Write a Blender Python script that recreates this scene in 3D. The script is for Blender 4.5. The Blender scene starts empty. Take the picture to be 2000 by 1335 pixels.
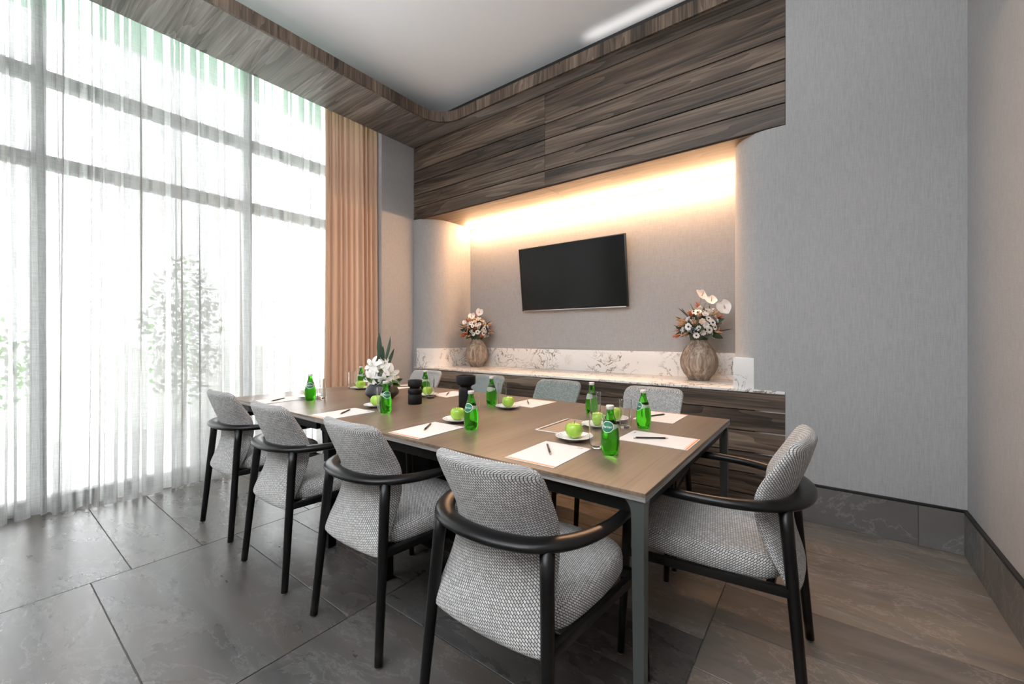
import bpy, bmesh, math, random
from mathutils import Vector, Matrix, noise
R = math.radians
sc = bpy.context.scene
C = sc.collection
random.seed(7)

# ------------------------------------------------------------------ camera, world, light, exposure
cam = bpy.data.objects.new('camera', bpy.data.cameras.new('camera')); C.objects.link(cam)
cam.location = (0, 0, 1.21); cam.rotation_euler = (R(90), 0, math.atan2(.603, .798))
cam.data.sensor_width = 36; cam.data.lens = 36 * 807.5 / 2000; cam.data.shift_y = -11.5 / 2000
cam.data.clip_start = .02; cam.data.clip_end = 300
sc.camera = cam
sc.view_settings.view_transform = 'Standard'; sc.view_settings.look = 'None'
sc.view_settings.gamma = 1; sc.view_settings.use_curve_mapping = False
sc.view_settings.exposure = 0.92
w = bpy.data.worlds.new('world'); sc.world = w; w.use_nodes = True
wn = w.node_tree; bg = wn.nodes['Background']
bg.inputs['Color'].default_value = (.97, .985, 1, 1); bg.inputs['Strength'].default_value = 6.2
sc.cycles.max_bounces = 10; sc.cycles.diffuse_bounces = 5; sc.cycles.glossy_bounces = 4
sc.cycles.transmission_bounces = 8; sc.cycles.transparent_max_bounces = 24
sc.cycles.caustics_reflective = False; sc.cycles.caustics_refractive = False
sc.cycles.use_denoising = True; sc.cycles.sample_clamp_indirect = 8

def area(name, loc, rot, sx, sy, power, col):
    l = bpy.data.lights.new(name, 'AREA'); l.shape = 'RECTANGLE'; l.size = sx; l.size_y = sy; l.energy = power; l.color = col; l.spread = R(90)
    o = bpy.data.objects.new(name, l); C.objects.link(o); o.location = loc; o.rotation_euler = rot; return o
# hidden cove lamp on the recess ledge, then two added unseen ceiling fills
area('cove_lamp', (-.55, 3.26, 3.66), (R(180), 0, 0), 2.2, .06, .35, (1, .95, .9))
area('ceiling_fill', (.58, -1.2, 2.45), (0, R(138), 0), .10, 3.6, 75, (.96, .98, 1))  # this and the next: added out of view to lift the ceiling
area('ceiling_fill', (-1.7, -3.5, 2.45), (R(134), 0, 0), 4.0, .10, 120, (.96, .98, 1))

# ------------------------------------------------------------------ room numbers
XL, XR, YB, YN, ZS = -4.035, .63, 3.332, 4.02, 3.517      # left wall, right wall, front plane, niche back, soffit
ZN, ZC, YF, ZT = 2.634, .835, -3.6, 3.80                  # niche head, counter top, wall behind, ceiling
XE = -.21                                                 # end of the timber

# ------------------------------------------------------------------ helpers
def link(name, me, m=None, parent=None):
    o = bpy.data.objects.new(name, me); C.objects.link(o)
    if m is not None and me is not None and not me.materials: me.materials.append(m)
    if parent: o.parent = parent
    return o
def tag(o, label, cat, group=None, kind=None):
    if label: o['label'] = label
    if cat: o['category'] = cat
    if group: o['group'] = group
    if kind: o['kind'] = kind
    return o
def thing(name, label, cat, loc=(0, 0, 0), rz=0, group=None):
    o = bpy.data.objects.new(name, None); C.objects.link(o)
    o.location = loc; o.rotation_euler = (0, 0, rz); o.empty_display_size = .05
    return tag(o, label, cat, group)
def struct(o, label=None):
    o['kind'] = 'structure'
    if label: o['label'] = label
    return o
def dup(root, loc, rz, label=None):
    r = root.copy(); C.objects.link(r); r.location = loc; r.rotation_euler = (0, 0, rz)
    if label: r['label'] = label
    for ch in list(root.children):
        c = ch.copy(); C.objects.link(c); c.parent = r
        for g in list(ch.children):
            d = g.copy(); C.objects.link(d); d.parent = c
    return r
class MB:
    def __init__(s): s.v = []; s.f = []; s.uv = {}; s.sm = []
    def add(s, vs, fs, uvs=None, smooth=True):
        b = len(s.v); s.v += [tuple(p) for p in vs]
        for i, f in enumerate(fs):
            s.f.append(tuple(b + k for k in f)); s.sm.append(smooth)
            if uvs is not None: s.uv[len(s.f) - 1] = [uvs[k] for k in f]
        return s
    def box(s, a, b):
        x0, y0, z0 = a; x1, y1, z1 = b
        vs = [(x, y, z) for z in (z0, z1) for y in (y0, y1) for x in (x0, x1)]
        return s.add(vs, [(0, 2, 3, 1), (4, 5, 7, 6), (0, 1, 5, 4), (2, 6, 7, 3), (0, 4, 6, 2), (1, 3, 7, 5)], smooth=False)
    def rings(s, rs, closed=True, cap=True, uvs=None):
        n = len(rs[0]); vs = [p for r in rs for p in r]; fs = []
        m = n if closed else n - 1
        for i in range(len(rs) - 1):
            for j in range(m):
                k = (j + 1) % n
                fs.append((i * n + j, i * n + k, (i + 1) * n + k, (i + 1) * n + j))
        if cap and closed:
            fs.append(tuple(range(n - 1, -1, -1))); fs.append(tuple((len(rs) - 1) * n + j for j in range(n)))
        return s.add(vs, fs, uvs)
    def lathe(s, prof, n=32, c=(0, 0, 0), cap=False):
        rs = [[(c[0] + r * math.cos(2 * math.pi * j / n), c[1] + r * math.sin(2 * math.pi * j / n), c[2] + z) for j in range(n)] for r, z in prof]
        return s.rings(rs, cap=cap)
    def tube(s, pts, rad, n=12, flat=1.0, up=(0, 0, 1)):
        pts = [Vector(p) for p in pts]; rs = []
        for i, p in enumerate(pts):
            t = (pts[min(i + 1, len(pts) - 1)] - pts[max(i - 1, 0)]).normalized()
            u = Vector(up)
            if abs(t.dot(u)) > .95: u = Vector((0, 1, 0))
            a = t.cross(u).normalized(); b = a.cross(t).normalized()
            r = rad[i] if isinstance(rad, (list, tuple)) else rad
            ra, rb = r if isinstance(r, tuple) else (r, r * flat)
            rs.append([p + a * ra * math.cos(2 * math.pi * j / n) + b * rb * math.sin(2 * math.pi * j / n) for j in range(n)])
        return s.rings(rs)
    def mesh(s, name):
        me = bpy.data.meshes.new(name); me.from_pydata(s.v, [], s.f)
        me.polygons.foreach_set('use_smooth', s.sm)
        if s.uv:
            ul = me.uv_layers.new(name='UVMap')
            for p in me.polygons:
                if p.index in s.uv:
                    for li, uv in zip(p.loop_indices, s.uv[p.index]): ul.data[li].uv = uv
        me.update(); return me
    def build(s, name, m, parent=None, auto=None):
        me = s.mesh(name)
        if auto:
            me.shade_smooth() if hasattr(me, 'shade_smooth') else None
            try: me.set_sharp_from_angle(angle=R(auto))
            except Exception: pass
        return link(name, me, m, parent)
def bevel_box(name, a, b, bev, m, parent=None, seg=2):
    bm = bmesh.new(); bmesh.ops.create_cube(bm, size=1)
    ce = [(p + q) / 2 for p, q in zip(a, b)]; sz = [abs(q - p) for p, q in zip(a, b)]
    for v in bm.verts: v.co = Vector([ce[i] + v.co[i] * sz[i] for i in range(3)])
    if bev: bmesh.ops.bevel(bm, geom=bm.edges[:] + bm.verts[:], offset=bev, segments=seg, profile=.5, affect='EDGES')
    me = bpy.data.meshes.new(name); bm.to_mesh(me); bm.free()
    if bev:
        for p in me.polygons: p.use_smooth = True
        me.set_sharp_from_angle(angle=R(35))
    return link(name, me, m, parent)
def arc(cx, cy, r, a0, a1, n=10):
    return [(cx + r * math.cos(a0 + (a1 - a0) * i / n), cy + r * math.sin(a0 + (a1 - a0) * i / n)) for i in range(n + 1)]
def prism(mb, poly, z0, z1, smooth=False):
    n = len(poly)
    vs = [(x, y, z0) for x, y in poly] + [(x, y, z1) for x, y in poly]
    fs = [(j, (j + 1) % n, n + (j + 1) % n, n + j) for j in range(n)]
    mb.add(vs, fs, smooth=smooth)
    mb.add([(x, y, z0) for x, y in poly], [tuple(range(n - 1, -1, -1))], smooth=False)
    mb.add([(x, y, z1) for x, y in poly], [tuple(range(n))], smooth=False)
    return mb

# ------------------------------------------------------------------ materials
class NT:
    def __init__(s, name):
        s.m = bpy.data.materials.new(name); s.m.use_nodes = True; s.t = s.m.node_tree; s.b = s.t.nodes['Principled BSDF']
    def n(s, typ, **kw):
        nd = s.t.nodes.new(typ)
        for k, v in kw.items():
            if k in nd.inputs: s.put(nd.inputs[k], v)
            elif hasattr(nd, k): setattr(nd, k, v)
            else: s.put(nd.inputs[k.replace('_', ' ')], v)
        return nd
    def put(s, inp, v):
        if isinstance(v, bpy.types.NodeSocket): s.t.links.new(v, inp)
        elif isinstance(v, bpy.types.Node): s.t.links.new(v.outputs[0], inp)
        else: inp.default_value = v
    def b_(s, **kw):
        for k, v in kw.items(): s.put(s.b.inputs[k.replace('_', ' ')], v)
    def coord(s, scale=(1, 1, 1), rnd=0, rot=(0, 0, 0), src='Object'):
        tc = s.n('ShaderNodeTexCoord'); mp = s.n('ShaderNodeMapping')
        s.put(mp.inputs['Vector'], tc.outputs[src]); mp.inputs['Scale'].default_value = scale; mp.inputs['Rotation'].default_value = rot
        if rnd:
            oi = s.n('ShaderNodeObjectInfo')
            mu = s.n('ShaderNodeVectorMath', operation='SCALE'); s.put(mu.inputs[0], oi.outputs['Random'])
            cmb = s.n('ShaderNodeCombineXYZ'); 
            for i, k in enumerate((1.0, 7.3, 3.7)):
                q = s.math('MULTIPLY', oi.outputs['Random'], rnd * k); s.put(cmb.inputs[i], q)
            s.put(mp.inputs['Location'], cmb.outputs[0])
        return mp.outputs[0]
    def math(s, op, a, b=0.0, clamp=False):
        nd = s.n('ShaderNodeMath', operation=op, use_clamp=clamp); s.put(nd.inputs[0], a); s.put(nd.inputs[1], b); return nd.outputs[0]
    def noise(s, vec, scale, detail=4, rough=.55, dist=0):
        nd = s.n('ShaderNodeTexNoise'); s.put(nd.inputs['Vector'], vec); nd.inputs['Scale'].default_value = scale
        nd.inputs['Detail'].default_value = detail; nd.inputs['Roughness'].default_value = rough; nd.inputs['Distortion'].default_value = dist
        return nd.outputs['Fac']
    def ramp(s, fac, stops, interp='LINEAR'):
        nd = s.n('ShaderNodeValToRGB'); cr = nd.color_ramp; cr.interpolation = interp
        while len(cr.elements) < len(stops): cr.elements.new(.5)
        for e, (p, c) in zip(cr.elements, stops):
            e.position = p; e.color = (*(c if isinstance(c, tuple) else (c, c, c)), 1)
        s.put(nd.inputs[0], fac); return nd.outputs['Color']
    def mix(s, fac, a, b, mode='MIX'):
        nd = s.n('ShaderNodeMix', data_type='RGBA', blend_type=mode)
        for i, v in ((0, fac), (6, a), (7, b)):
            if isinstance(v, tuple) and len(v) == 3: v = (*v, 1)
            s.put(nd.inputs[i], v)
        return nd.outputs[2]
    def bump(s, h, strength=.3, dist=.01):
        nd = s.n('ShaderNodeBump'); s.put(nd.inputs['Height'], h); nd.inputs['Strength'].default_value = strength; nd.inputs['Distance'].default_value = dist
        s.put(s.b.inputs['Normal'], nd.outputs[0])
def simple(name, col, rough=.5, metal=0, **kw):
    t = NT(name); t.b_(Base_Color=(*col, 1), Roughness=rough, Metallic=metal, **kw); return t.m

def wood(name, stops, axis='X', rough=.5, fine=1.0, rnd=3.0, tint=.25, ring=1.0):
    """stretched grain running along the axis, cathedral rings and dark pores"""
    t = NT(name); k = {'X': 0, 'Y': 1, 'Z': 2}[axis]
    def st(a, b): 
        v = [b, b, b]; v[k] = a; return tuple(v)
    v = t.coord(st(.26, 3.4), rnd)
    n1 = t.noise(v, 1.6 * ring, 2, .45, .4)
    ringv = t.math('FRACT', t.math('MULTIPLY', n1, 11))
    tri = t.math('ABSOLUTE', t.math('SUBTRACT', ringv, .5))
    v2 = t.coord(st(1.5, 42 * fine), rnd)
    n2 = t.noise(v2, 1.5, 4, .6)
    v3 = t.coord(st(.35, 5), rnd)
    n3 = t.noise(v3, 1.4, 3, .5, .3)
    f = t.math('ADD', t.math('MULTIPLY', ringv, .17), t.math('ADD', t.math('MULTIPLY', n2, .45), t.math('MULTIPLY', n3, .75)))
    f = t.math('SUBTRACT', f, .30)
    col = t.ramp(f, stops)
    oi = t.n('ShaderNodeObjectInfo')
    br = t.math('ADD', t.math('MULTIPLY', oi.outputs['Random'], tint), 1 - tint / 2)
    cc = t.n('ShaderNodeCombineXYZ')
    for i in range(3): t.put(cc.inputs[i], br)
    col = t.mix(1.0, col, cc.outputs[0], 'MULTIPLY')
    t.b_(Base_Color=col, Roughness=rough); t.bump(n2, .25, .003)
    return t.m

M = {}
WD = [(.22, (.024, .016, .011)), (.40, (.092, .064, .045)), (.55, (.175, .127, .092)), (.74, (.30, .23, .172))]
M['plank'] = wood('grey_brown_oak_x', WD, 'X')
M['plank_soffit'] = wood('lit_oak_soffit', [(.22, (.08, .071, .063)), (.42, (.21, .19, .173)), (.58, (.33, .31, .29)), (.76, (.45, .43, .41))], 'X')  # window light on the underside is put into this paler, greyer oak
M['fascia'] = wood('oak_fascia_vertical', WD, 'Z', ring=1.2)
M['niche_soffit'] = wood('warm_lit_oak_niche_head', [(.2, (.10, .062, .036)), (.5, (.23, .145, .088)), (.8, (.36, .24, .155))], 'X')  # same oak, with the LED's orange glow painted into its colour
t = NT('fluted_wood_vase')
f = t.math('ADD', t.math('MULTIPLY', t.noise(t.coord((22, 22, 2.2)), 1, 4, .6, .8), .6), t.math('MULTIPLY', t.noise(t.coord((110, 110, 6)), 1, 3, .6), .4))
t.b_(Base_Color=t.ramp(f, [(.36, (.10, .072, .052)), (.5, (.27, .205, .155)), (.62, (.48, .40, .32))]), Roughness=.55); t.bump(f, .6, .006); M['vase'] = t.m
# table laminate, grain along Y
t = NT('table_laminate')
v = t.coord((40, 1.4, 1)); n = t.noise(v, 1.6, 4, .6); n0 = t.noise(t.coord((4, .5, 1)), 1.2, 2)
f = t.math('ADD', t.math('MULTIPLY', n, .5), t.math('MULTIPLY', n0, .5))
col = t.ramp(f, [(.3, (.095, .068, .048)), (.5, (.165, .120, .086)), (.7, (.235, .176, .130))])
tc = t.n('ShaderNodeTexCoord'); sx = t.n('ShaderNodeSeparateXYZ'); t.put(sx.inputs[0], tc.outputs['Object'])
fr = t.math('FRACT', t.math('MULTIPLY', t.math('ADD', sx.outputs[0], 10.0), 5.26))
line = t.math('LESS_THAN', fr, .012)
col = t.mix(t.math('MULTIPLY', line, .5), col, (.05, .038, .03))
t.b_(Base_Color=col, Roughness=t.math('ADD', t.math('MULTIPLY', n, .12), .27), Specular_IOR_Level=.3); t.bump(n, .08, .001); M['table'] = t.m
t = NT('table_edge')
n = t.noise(t.coord((1.5, 1.5, 90)), 1.2, 3)
t.b_(Base_Color=t.ramp(n, [(.3, (.10, .095, .09)), (.6, (.30, .285, .27))]), Roughness=.5); M['tedge'] = t.m
# stone tile
def stone(name, dark, mid, light, rough, warm):
    t = NT(name); v = t.coord((.7, 1.5, 1), 5)
    a = t.noise(v, 2.0, 9, .62, .35); b = t.noise(t.coord((.55, 3.4, 1), 4), 3.2, 8, .62, .3); c = t.noise(t.coord((.4, 3.0, 1), 3), 1.8, 3, .5, .3)
    f = t.math('ADD', t.math('MULTIPLY', a, .6), t.math('MULTIPLY', b, .4))
    col = t.ramp(f, [(.34, dark), (.48, mid), (.64, light)])
    col = t.mix(t.ramp(c, [(.40, 0.0), (.66, 1.0)]), col, warm)
    vn = t.noise(v, 2.6, 8, .68, .5)
    vein = t.ramp(t.math('ABSOLUTE', t.math('SUBTRACT', vn, .5)), [(0, .42), (.006, .12), (.02, 0.0)])
    col = t.mix(vein, col, tuple(min(1, 1.9 * q) for q in light))
    oi = t.n('ShaderNodeObjectInfo'); br = t.math('ADD', t.math('MULTIPLY', oi.outputs['Random'], .24), .88)
    cc = t.n('ShaderNodeCombineXYZ')
    for i in range(3): t.put(cc.inputs[i], br)
    col = t.mix(1.0, col, cc.outputs[0], 'MULTIPLY')
    t.b_(Base_Color=col, Roughness=t.math('ADD', t.math('MULTIPLY', a, .22), rough - .02)); t.bump(a, .35, .004)
    return t.m
M['tile'] = stone('slate_floor_tile', (.034, .033, .032), (.062, .060, .058), (.105, .100, .095), .19, (.080, .070, .061))
M['tile_warm_lit'] = stone('warm_lit_slate_floor_tile', (.08, .067, .056), (.15, .126, .105), (.235, .205, .177), .24, (.20, .158, .122))  # brighter copy of the slate, warm light on the right floor painted in
M['btile'] = stone('slate_skirting_tile', (.065, .066, .067), (.12, .12, .121), (.19, .187, .184), .35, (.12, .112, .104))
M['grout'] = simple('grout', (.13, .125, .12), .8)
# wall fabric
def linen(name, col, amt=.09):
    t = NT(name)
    a = t.noise(t.coord((260, 260, 14)), 1, 3, .6); b = t.noise(t.coord((24, 24, 330)), 1, 2, .5); c = t.noise(t.coord((1, 1, 1)), .9, 2)
    f = t.math('ADD', t.math('MULTIPLY', a, .6), t.math('MULTIPLY', b, .4))
    lo = tuple(x * (1 - amt * 1.6) for x in col); hi = tuple(min(1, x * (1 + amt * 1.6)) for x in col)
    t.b_(Base_Color=t.ramp(f, [(.32, lo), (.68, hi)]), Roughness=.85); t.bump(f, .25, .002); return t.m
M['wall'] = linen('linen_wallcovering', (.37, .37, .372))
M['wall_plain'] = simple('wall_paint', (.52, .50, .48), .8)
M['ceiling'] = simple('ceiling_paint', (.86, .87, .89), .85)
M['black'] = simple('black_trim', (.008, .008, .008), .5)
M['lacquer'] = simple('black_lacquered_wood', (.004, .004, .0042), .3, Specular_IOR_Level=.28)
M['rail'] = simple('table_rail_dark', (.004, .0045, .0045), .5, Specular_IOR_Level=.15)
M['tleg'] = simple('grey_green_metal', (.075, .086, .082), .38, .3)
M['frame'] = simple('dark_window_frame', (.012, .014, .013), .5)
# marble
t = NT('veined_marble'); v = t.coord((1, 1, 1))
a = t.noise(v, 2.2, 3, .5, 0); b = t.noise(v, 5.2, 6, .6, 1.3)
wv = t.math('ABSOLUTE', t.math('SUBTRACT', b, .5)); vein = t.ramp(wv, [(0, 1.0), (.009, .6), (.02, 0.0)])
mask = t.ramp(a, [(.44, 0.0), (.52, 1.0)])
b2 = t.noise(v, 13, 5, .65, 1.2); blot = t.ramp(t.math('ABSOLUTE', t.math('SUBTRACT', b2, .5)), [(0, .8), (.02, 0.0)])
m2 = t.ramp(t.noise(v, 3.3, 2, .5), [(.56, 0.0), (.62, 1.0)])
col = t.mix(t.math('MULTIPLY', vein, mask), (.80, .785, .76), (.17, .12, .085))
col = t.mix(t.math('MULTIPLY', blot, m2), col, (.38, .24, .13))
t.b_(Base_Color=col, Roughness=.16); M['marble'] = t.m
# woven upholstery, UVs in metres
def weave(name, light, mid, dark, sc_=1.0):
    t = NT(name); uv = t.coord((1, 1, 1), 0, (0, 0, R(38)), 'UV')
    br = t.n('ShaderNodeTexBrick'); t.put(br.inputs['Vector'], uv)
    br.inputs['Scale'].default_value = 1; br.inputs['Brick Width'].default_value = .0098 * sc_; br.inputs['Row Height'].default_value = .0056 * sc_
    br.inputs['Mortar Size'].default_value = .0011 * sc_; br.inputs['Mortar Smooth'].default_value = .6
    br.inputs['Color1'].default_value = (*light, 1); br.inputs['Color2'].default_value = (*mid, 1); br.inputs['Mortar'].default_value = (*dark, 1)
    fb = t.noise(t.coord((1, 1, 1), 0, (0, 0, 0), 'UV'), 420, 2, .6)
    col = t.mix(.35, br.outputs['Color'], t.ramp(fb, [(.3, .35), (.7, 1.0)]), 'MULTIPLY')
    t.b_(Base_Color=col, Roughness=.95)
    h = t.math('ADD', t.math('MULTIPLY', br.outputs['Fac'], -1.0), t.math('MULTIPLY', fb, .4)); t.bump(h, .7, .0022)
    return t.m
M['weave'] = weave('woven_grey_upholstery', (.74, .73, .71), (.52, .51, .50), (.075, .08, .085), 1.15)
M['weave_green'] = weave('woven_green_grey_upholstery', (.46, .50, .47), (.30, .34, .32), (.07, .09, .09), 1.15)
# curtains
def cloth(name, col, transp, transl, rough_scale=500):
    t = NT(name); t.t.nodes.remove(t.b)
    out = [x for x in t.t.nodes if x.type == 'OUTPUT_MATERIAL'][0]
    a = t.noise(t.coord((320, 320, 8)), 1, 2); b = t.noise(t.coord((9, 9, 260)), 1, 3, .6)
    f = t.math('ADD', t.math('MULTIPLY', a, .5), t.math('MULTIPLY', b, .5))
    tp = t.n('ShaderNodeBsdfTransparent'); tl = t.n('ShaderNodeBsdfTranslucent'); df = t.n('ShaderNodeBsdfDiffuse')
    tl.inputs['Color'].default_value = (*col, 1); df.inputs['Color'].default_value = (*col, 1)
    m1 = t.n('ShaderNodeMixShader'); m1.inputs[0].default_value = transl; t.put(m1.inputs[1], df.outputs[0]); t.put(m1.inputs[2], tl.outputs[0])
    m2 = t.n('ShaderNodeMixShader')
    if transp > 0:
        t.put(m2.inputs[0], t.ramp(f, [(.30, transp + .16), (.70, max(0, transp - .16))]))
        t.put(m2.inputs[1], m1.outputs[0]); t.put(m2.inputs[2], tp.outputs[0]); t.put(out.inputs[0], m2.outputs[0])
    else: t.put(out.inputs[0], m1.outputs[0])
    return t.m
M['sheer'] = cloth('sheer_voile', (.40, .405, .40), .37, .5)
M['drape'] = cloth('peach_drape', (.50, .345, .255), 0, .14)
# glass things
def glass(name, col, ior=1.45, rough=0.0):
    t = NT(name); t.b_(Base_Color=(*col, 1), Roughness=rough, IOR=ior); t.b.inputs['Transmission Weight'].default_value = 1; return t.m
M['glass'] = glass('clear_glass', (.97, .98, .98))
M['bottle'] = glass('green_bottle_glass', (.08, .70, .02), 1.38)
t = NT('window_glass'); t.t.nodes.remove(t.b); out = [x for x in t.t.nodes if x.type == 'OUTPUT_MATERIAL'][0]
tp = t.n('ShaderNodeBsdfTransparent'); tp.inputs[0].default_value = (.98, .985, .985, 1); gl = t.n('ShaderNodeBsdfGlossy'); gl.inputs['Roughness'].default_value = .02
mx = t.n('ShaderNodeMixShader'); mx.inputs[0].default_value = .06; t.put(mx.inputs[1], tp.outputs[0]); t.put(mx.inputs[2], gl.outputs[0]); t.put(out.inputs[0], mx.outputs[0])
M['pane'] = t.m
M['cap'] = simple('silver_white_cap', (.62, .60, .60), .35, .4)
M['label_green'] = simple('label_green', (.004, .16, .07), .45)
M['label_pale'] = simple('label_pale_silver', (.30, .38, .26), .4)
M['label_white'] = simple('label_white', (.85, .86, .84), .5)
M['label_teal'] = simple('label_teal', (.01, .30, .28), .45)
t = NT('green_apple'); a = t.noise(t.coord((3, 3, 1)), 6, 4); sp = t.noise(t.coord(), 190, 1)
col = t.ramp(a, [(.3, (.22, .42, .035)), (.7, (.40, .60, .075))]); col = t.mix(t.ramp(sp, [(.68, 0.0), (.74, .5)]), col, (.7, .75, .35))
t.b_(Base_Color=col, Roughness=.22); M['apple'] = t.m
M['stem'] = simple('apple_stem', (.10, .06, .025), .7)
M['china'] = simple('white_china', (.80, .80, .82), .12)
M['china_blue'] = simple('blue_china_print', (.16, .17, .30), .15)
M['paper'] = simple('white_paper', (.66, .645, .635), .7)
M['orange'] = simple('orange_print', (.85, .20, .03), .6)
M['pencil'] = simple('dark_brown_pencil', (.018, .012, .011), .4)
M['pencil_tip'] = simple('pencil_wood', (.45, .33, .22), .6)
M['silver'] = simple('silver_ferrule', (.6, .6, .6), .3, .9)
M['folder'] = simple('tan_folder', (.27, .20, .145), .5)
M['ceramic'] = simple('matt_black_ceramic', (.005, .005, .0055), .6, Specular_IOR_Level=.25)
M['pot'] = simple('charcoal_pot', (.022, .022, .025), .5)
M['tv'] = simple('tv_screen', (.0015, .0015, .0017), .22, Specular_IOR_Level=.3)
M['bezel'] = simple('tv_bezel', (.008, .008, .009), .35)
M['petal'] = simple('white_petal', (.85, .83, .80), .55)
M['petal_cream'] = simple('cream_petal', (.80, .68, .55), .6)
M['petal_blue'] = simple('pale_blue_petal', (.60, .63, .68), .6)
M['orange_petal'] = simple('rust_orange_bloom', (.48, .12, .045), .7)
M['tan'] = simple('dried_tan_bloom', (.48, .30, .17), .8)
M['eye'] = simple('dark_flower_centre', (.03, .035, .045), .8)
M['yellow'] = simple('yellow_green_centre', (.45, .45, .12), .7)
M['leaf'] = simple('dark_green_leaf', (.018, .045, .020), .45)
M['leaf_mid'] = simple('green_leaf', (.06, .15, .03), .45)
M['leaf_grey'] = simple('grey_green_leaf', (.10, .12, .10), .6)
M['spadix'] = simple('pink_spadix', (.75, .42, .33), .5)
M['foliage'] = simple('garden_leaf', (.10, .22, .05), .6)
M['bark'] = simple('bark', (.12, .09, .06), .9)
t = NT('green_tinted_glass'); t.t.nodes.remove(t.b); out = [x for x in t.t.nodes if x.type == 'OUTPUT_MATERIAL'][0]
tp = t.n('ShaderNodeBsdfTransparent'); tp.inputs[0].default_value = (.60, .74, .65, 1); t.put(out.inputs[0], tp.outputs[0]); M['spandrel'] = t.m
M['terrace'] = simple('terrace_concrete', (.50, .50, .49), .8)
M['lawn'] = simple('pale_gravel', (.70, .73, .66), .9)
t = NT('led'); t.b_(Base_Color=(0, 0, 0, 1)); t.b.inputs['Emission Color'].default_value = (1, .60, .33, 1); t.b.inputs['Emission Strength'].default_value = 92; M['led'] = t.m
M['alu'] = simple('led_channel', (.5, .48, .45), .4, .6)

# ------------------------------------------------------------------ floor, ceiling, walls
floor = struct(MB().box((-4.5, YF, -.06), (XR, 4.02, -.006)).build('floor', M['grout']), 'dark grey slate tile floor with thin grout lines')
strips = [(-4.42, -2.870, [-3.58, -2.96, -2.34, -1.34, -.72, -.10, .523, .829, 1.45, 2.07, 2.38, 3.0, 3.325]),
          (-2.870, -1.635, [-3.58, -2.75, -2.12, -1.50, -.87, -.25, .372, .997, 1.310, 1.62, 2.25, 2.56, 2.87, 3.325]),
          (-1.635, -.385, [-3.58, -2.96, -2.34, -1.34, -.72, -.10, .53, 1.150, 1.457, 1.779, 2.40, 2.71, 3.02, 3.325]),
          (-.385, XR, [-3.58, -2.75, -2.12, -1.5, -.88, -.26, .36, .98, 1.608, 1.923, 2.235, 2.866, 3.21, 3.325])]
g = .0021
for x0, x1, ys in strips:
    for y0, y1 in zip(ys[:-1], ys[1:]):
        cx, cy = (x0 + x1) / 2, (y0 + y1) / 2; hx, hy = (x1 - x0) / 2 - g, (y1 - y0) / 2 - g
        o = bevel_box('tile', (-hx, -hy, -.012), (hx, hy, 0), .0012, M['tile_warm_lit' if cx > -.5 or (cx > -1.2 and cy > 1.7) else 'tile'], floor, 1); o.location = (cx, cy, 0)
ceil = struct(MB().box((-4.5, YF - .1, ZT), (XR + .1, 4.1, ZT + .1)).build('ceiling', M['ceiling']), 'plain white recessed ceiling')
# niche back + columns
struct(MB().box((XL - .1, YN, 0), (XE + .2, YN + .1, ZT)).build('wall_back', M['wall']), 'linen textured wall at the back of the lit niche')
pl = [(XL - .06, YN), (XL - .06, YB + .004)] + [(XL, YB + .004)] + arc(XL, YB + .304, .31, -math.pi / 2, 0, 14) + [(XL + .31, YN)]
struct(prism(MB(), pl, 0, ZN).build('wall_niche_left', M['wall'], auto=30), 'rounded left return of the niche')
r = .24
pr = [(XE + .001, YN), (-.305 - r, YN)] + arc(-.305, YB + .004 + r, r, math.pi, 1.5 * math.pi, 14) + [(XE + .001, YB + .004)]
mb = prism(MB(), pr, 0, ZN)
prism(mb, [(XE + .001, YB + .10), (XE + .001, YB + .004), (XR, YB + .004), (XR, YB + .10)], 0, ZT)
struct(mb.build('wall_niche_right', M['wall'], auto=30), 'rounded grey column and wall right of the niche')
struct(MB().box((XR, YF, 0), (XR + .1, 4.1, ZT)).build('wall_right', M['wall']), 'grey linen textured right wall')
struct(MB().box((-4.6, YF - .1, 0), (XR + .1, YF, ZT)).build('wall_front', M['wall_plain']))
struct(MB().box((-4.42, 2.87, 0), (XL, YN + .1, ZT)).build('wall_left', M['wall']), 'short grey wall between drape and niche')
struct(MB().box((-4.42, YF, 0), (XL, -1.02, ZT)).build('wall_left_front', M['wall']), 'grey wall beyond the window, beside the camera')
# baseboards
Yb = YB + .004
base = struct(MB().box((XE + .004, Yb - .010, 0), (XR, Yb, .236)).build('baseboard_back', M['grout']), 'tall slate tile skirting under black strip')
for x0, x1 in ((XE + .004, .433), (.433, XR - .012)):
    o = bevel_box('tile', (x0 + .001, Yb - .016, .001), (x1 - .001, Yb - .008, .234), .0012, M['btile'], base, 1)
o = bevel_box('trim_strip', (XE + .004, Yb - .018, .235), (XR, Yb, .249), .001, M['black'], base)
base = struct(MB().box((XR - .010, YF, 0), (XR, Yb, .236)).build('baseboard_right', M['grout']), 'slate tile skirting along right wall')
ys = [Yb - .017, 2.965, 2.39, 1.77, .53, -.71, -1.95, YF]
for y1, y0 in zip(ys[:-1], ys[1:]):
    bevel_box('tile', (XR - .016, y0 + .001, .001), (XR - .008, y1 - .001, .234), .0012, M['btile'], base, 1)
bevel_box('trim_strip', (XR - .018, YF, .235), (XR, Yb, .249), .001, M['black'], base)

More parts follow.
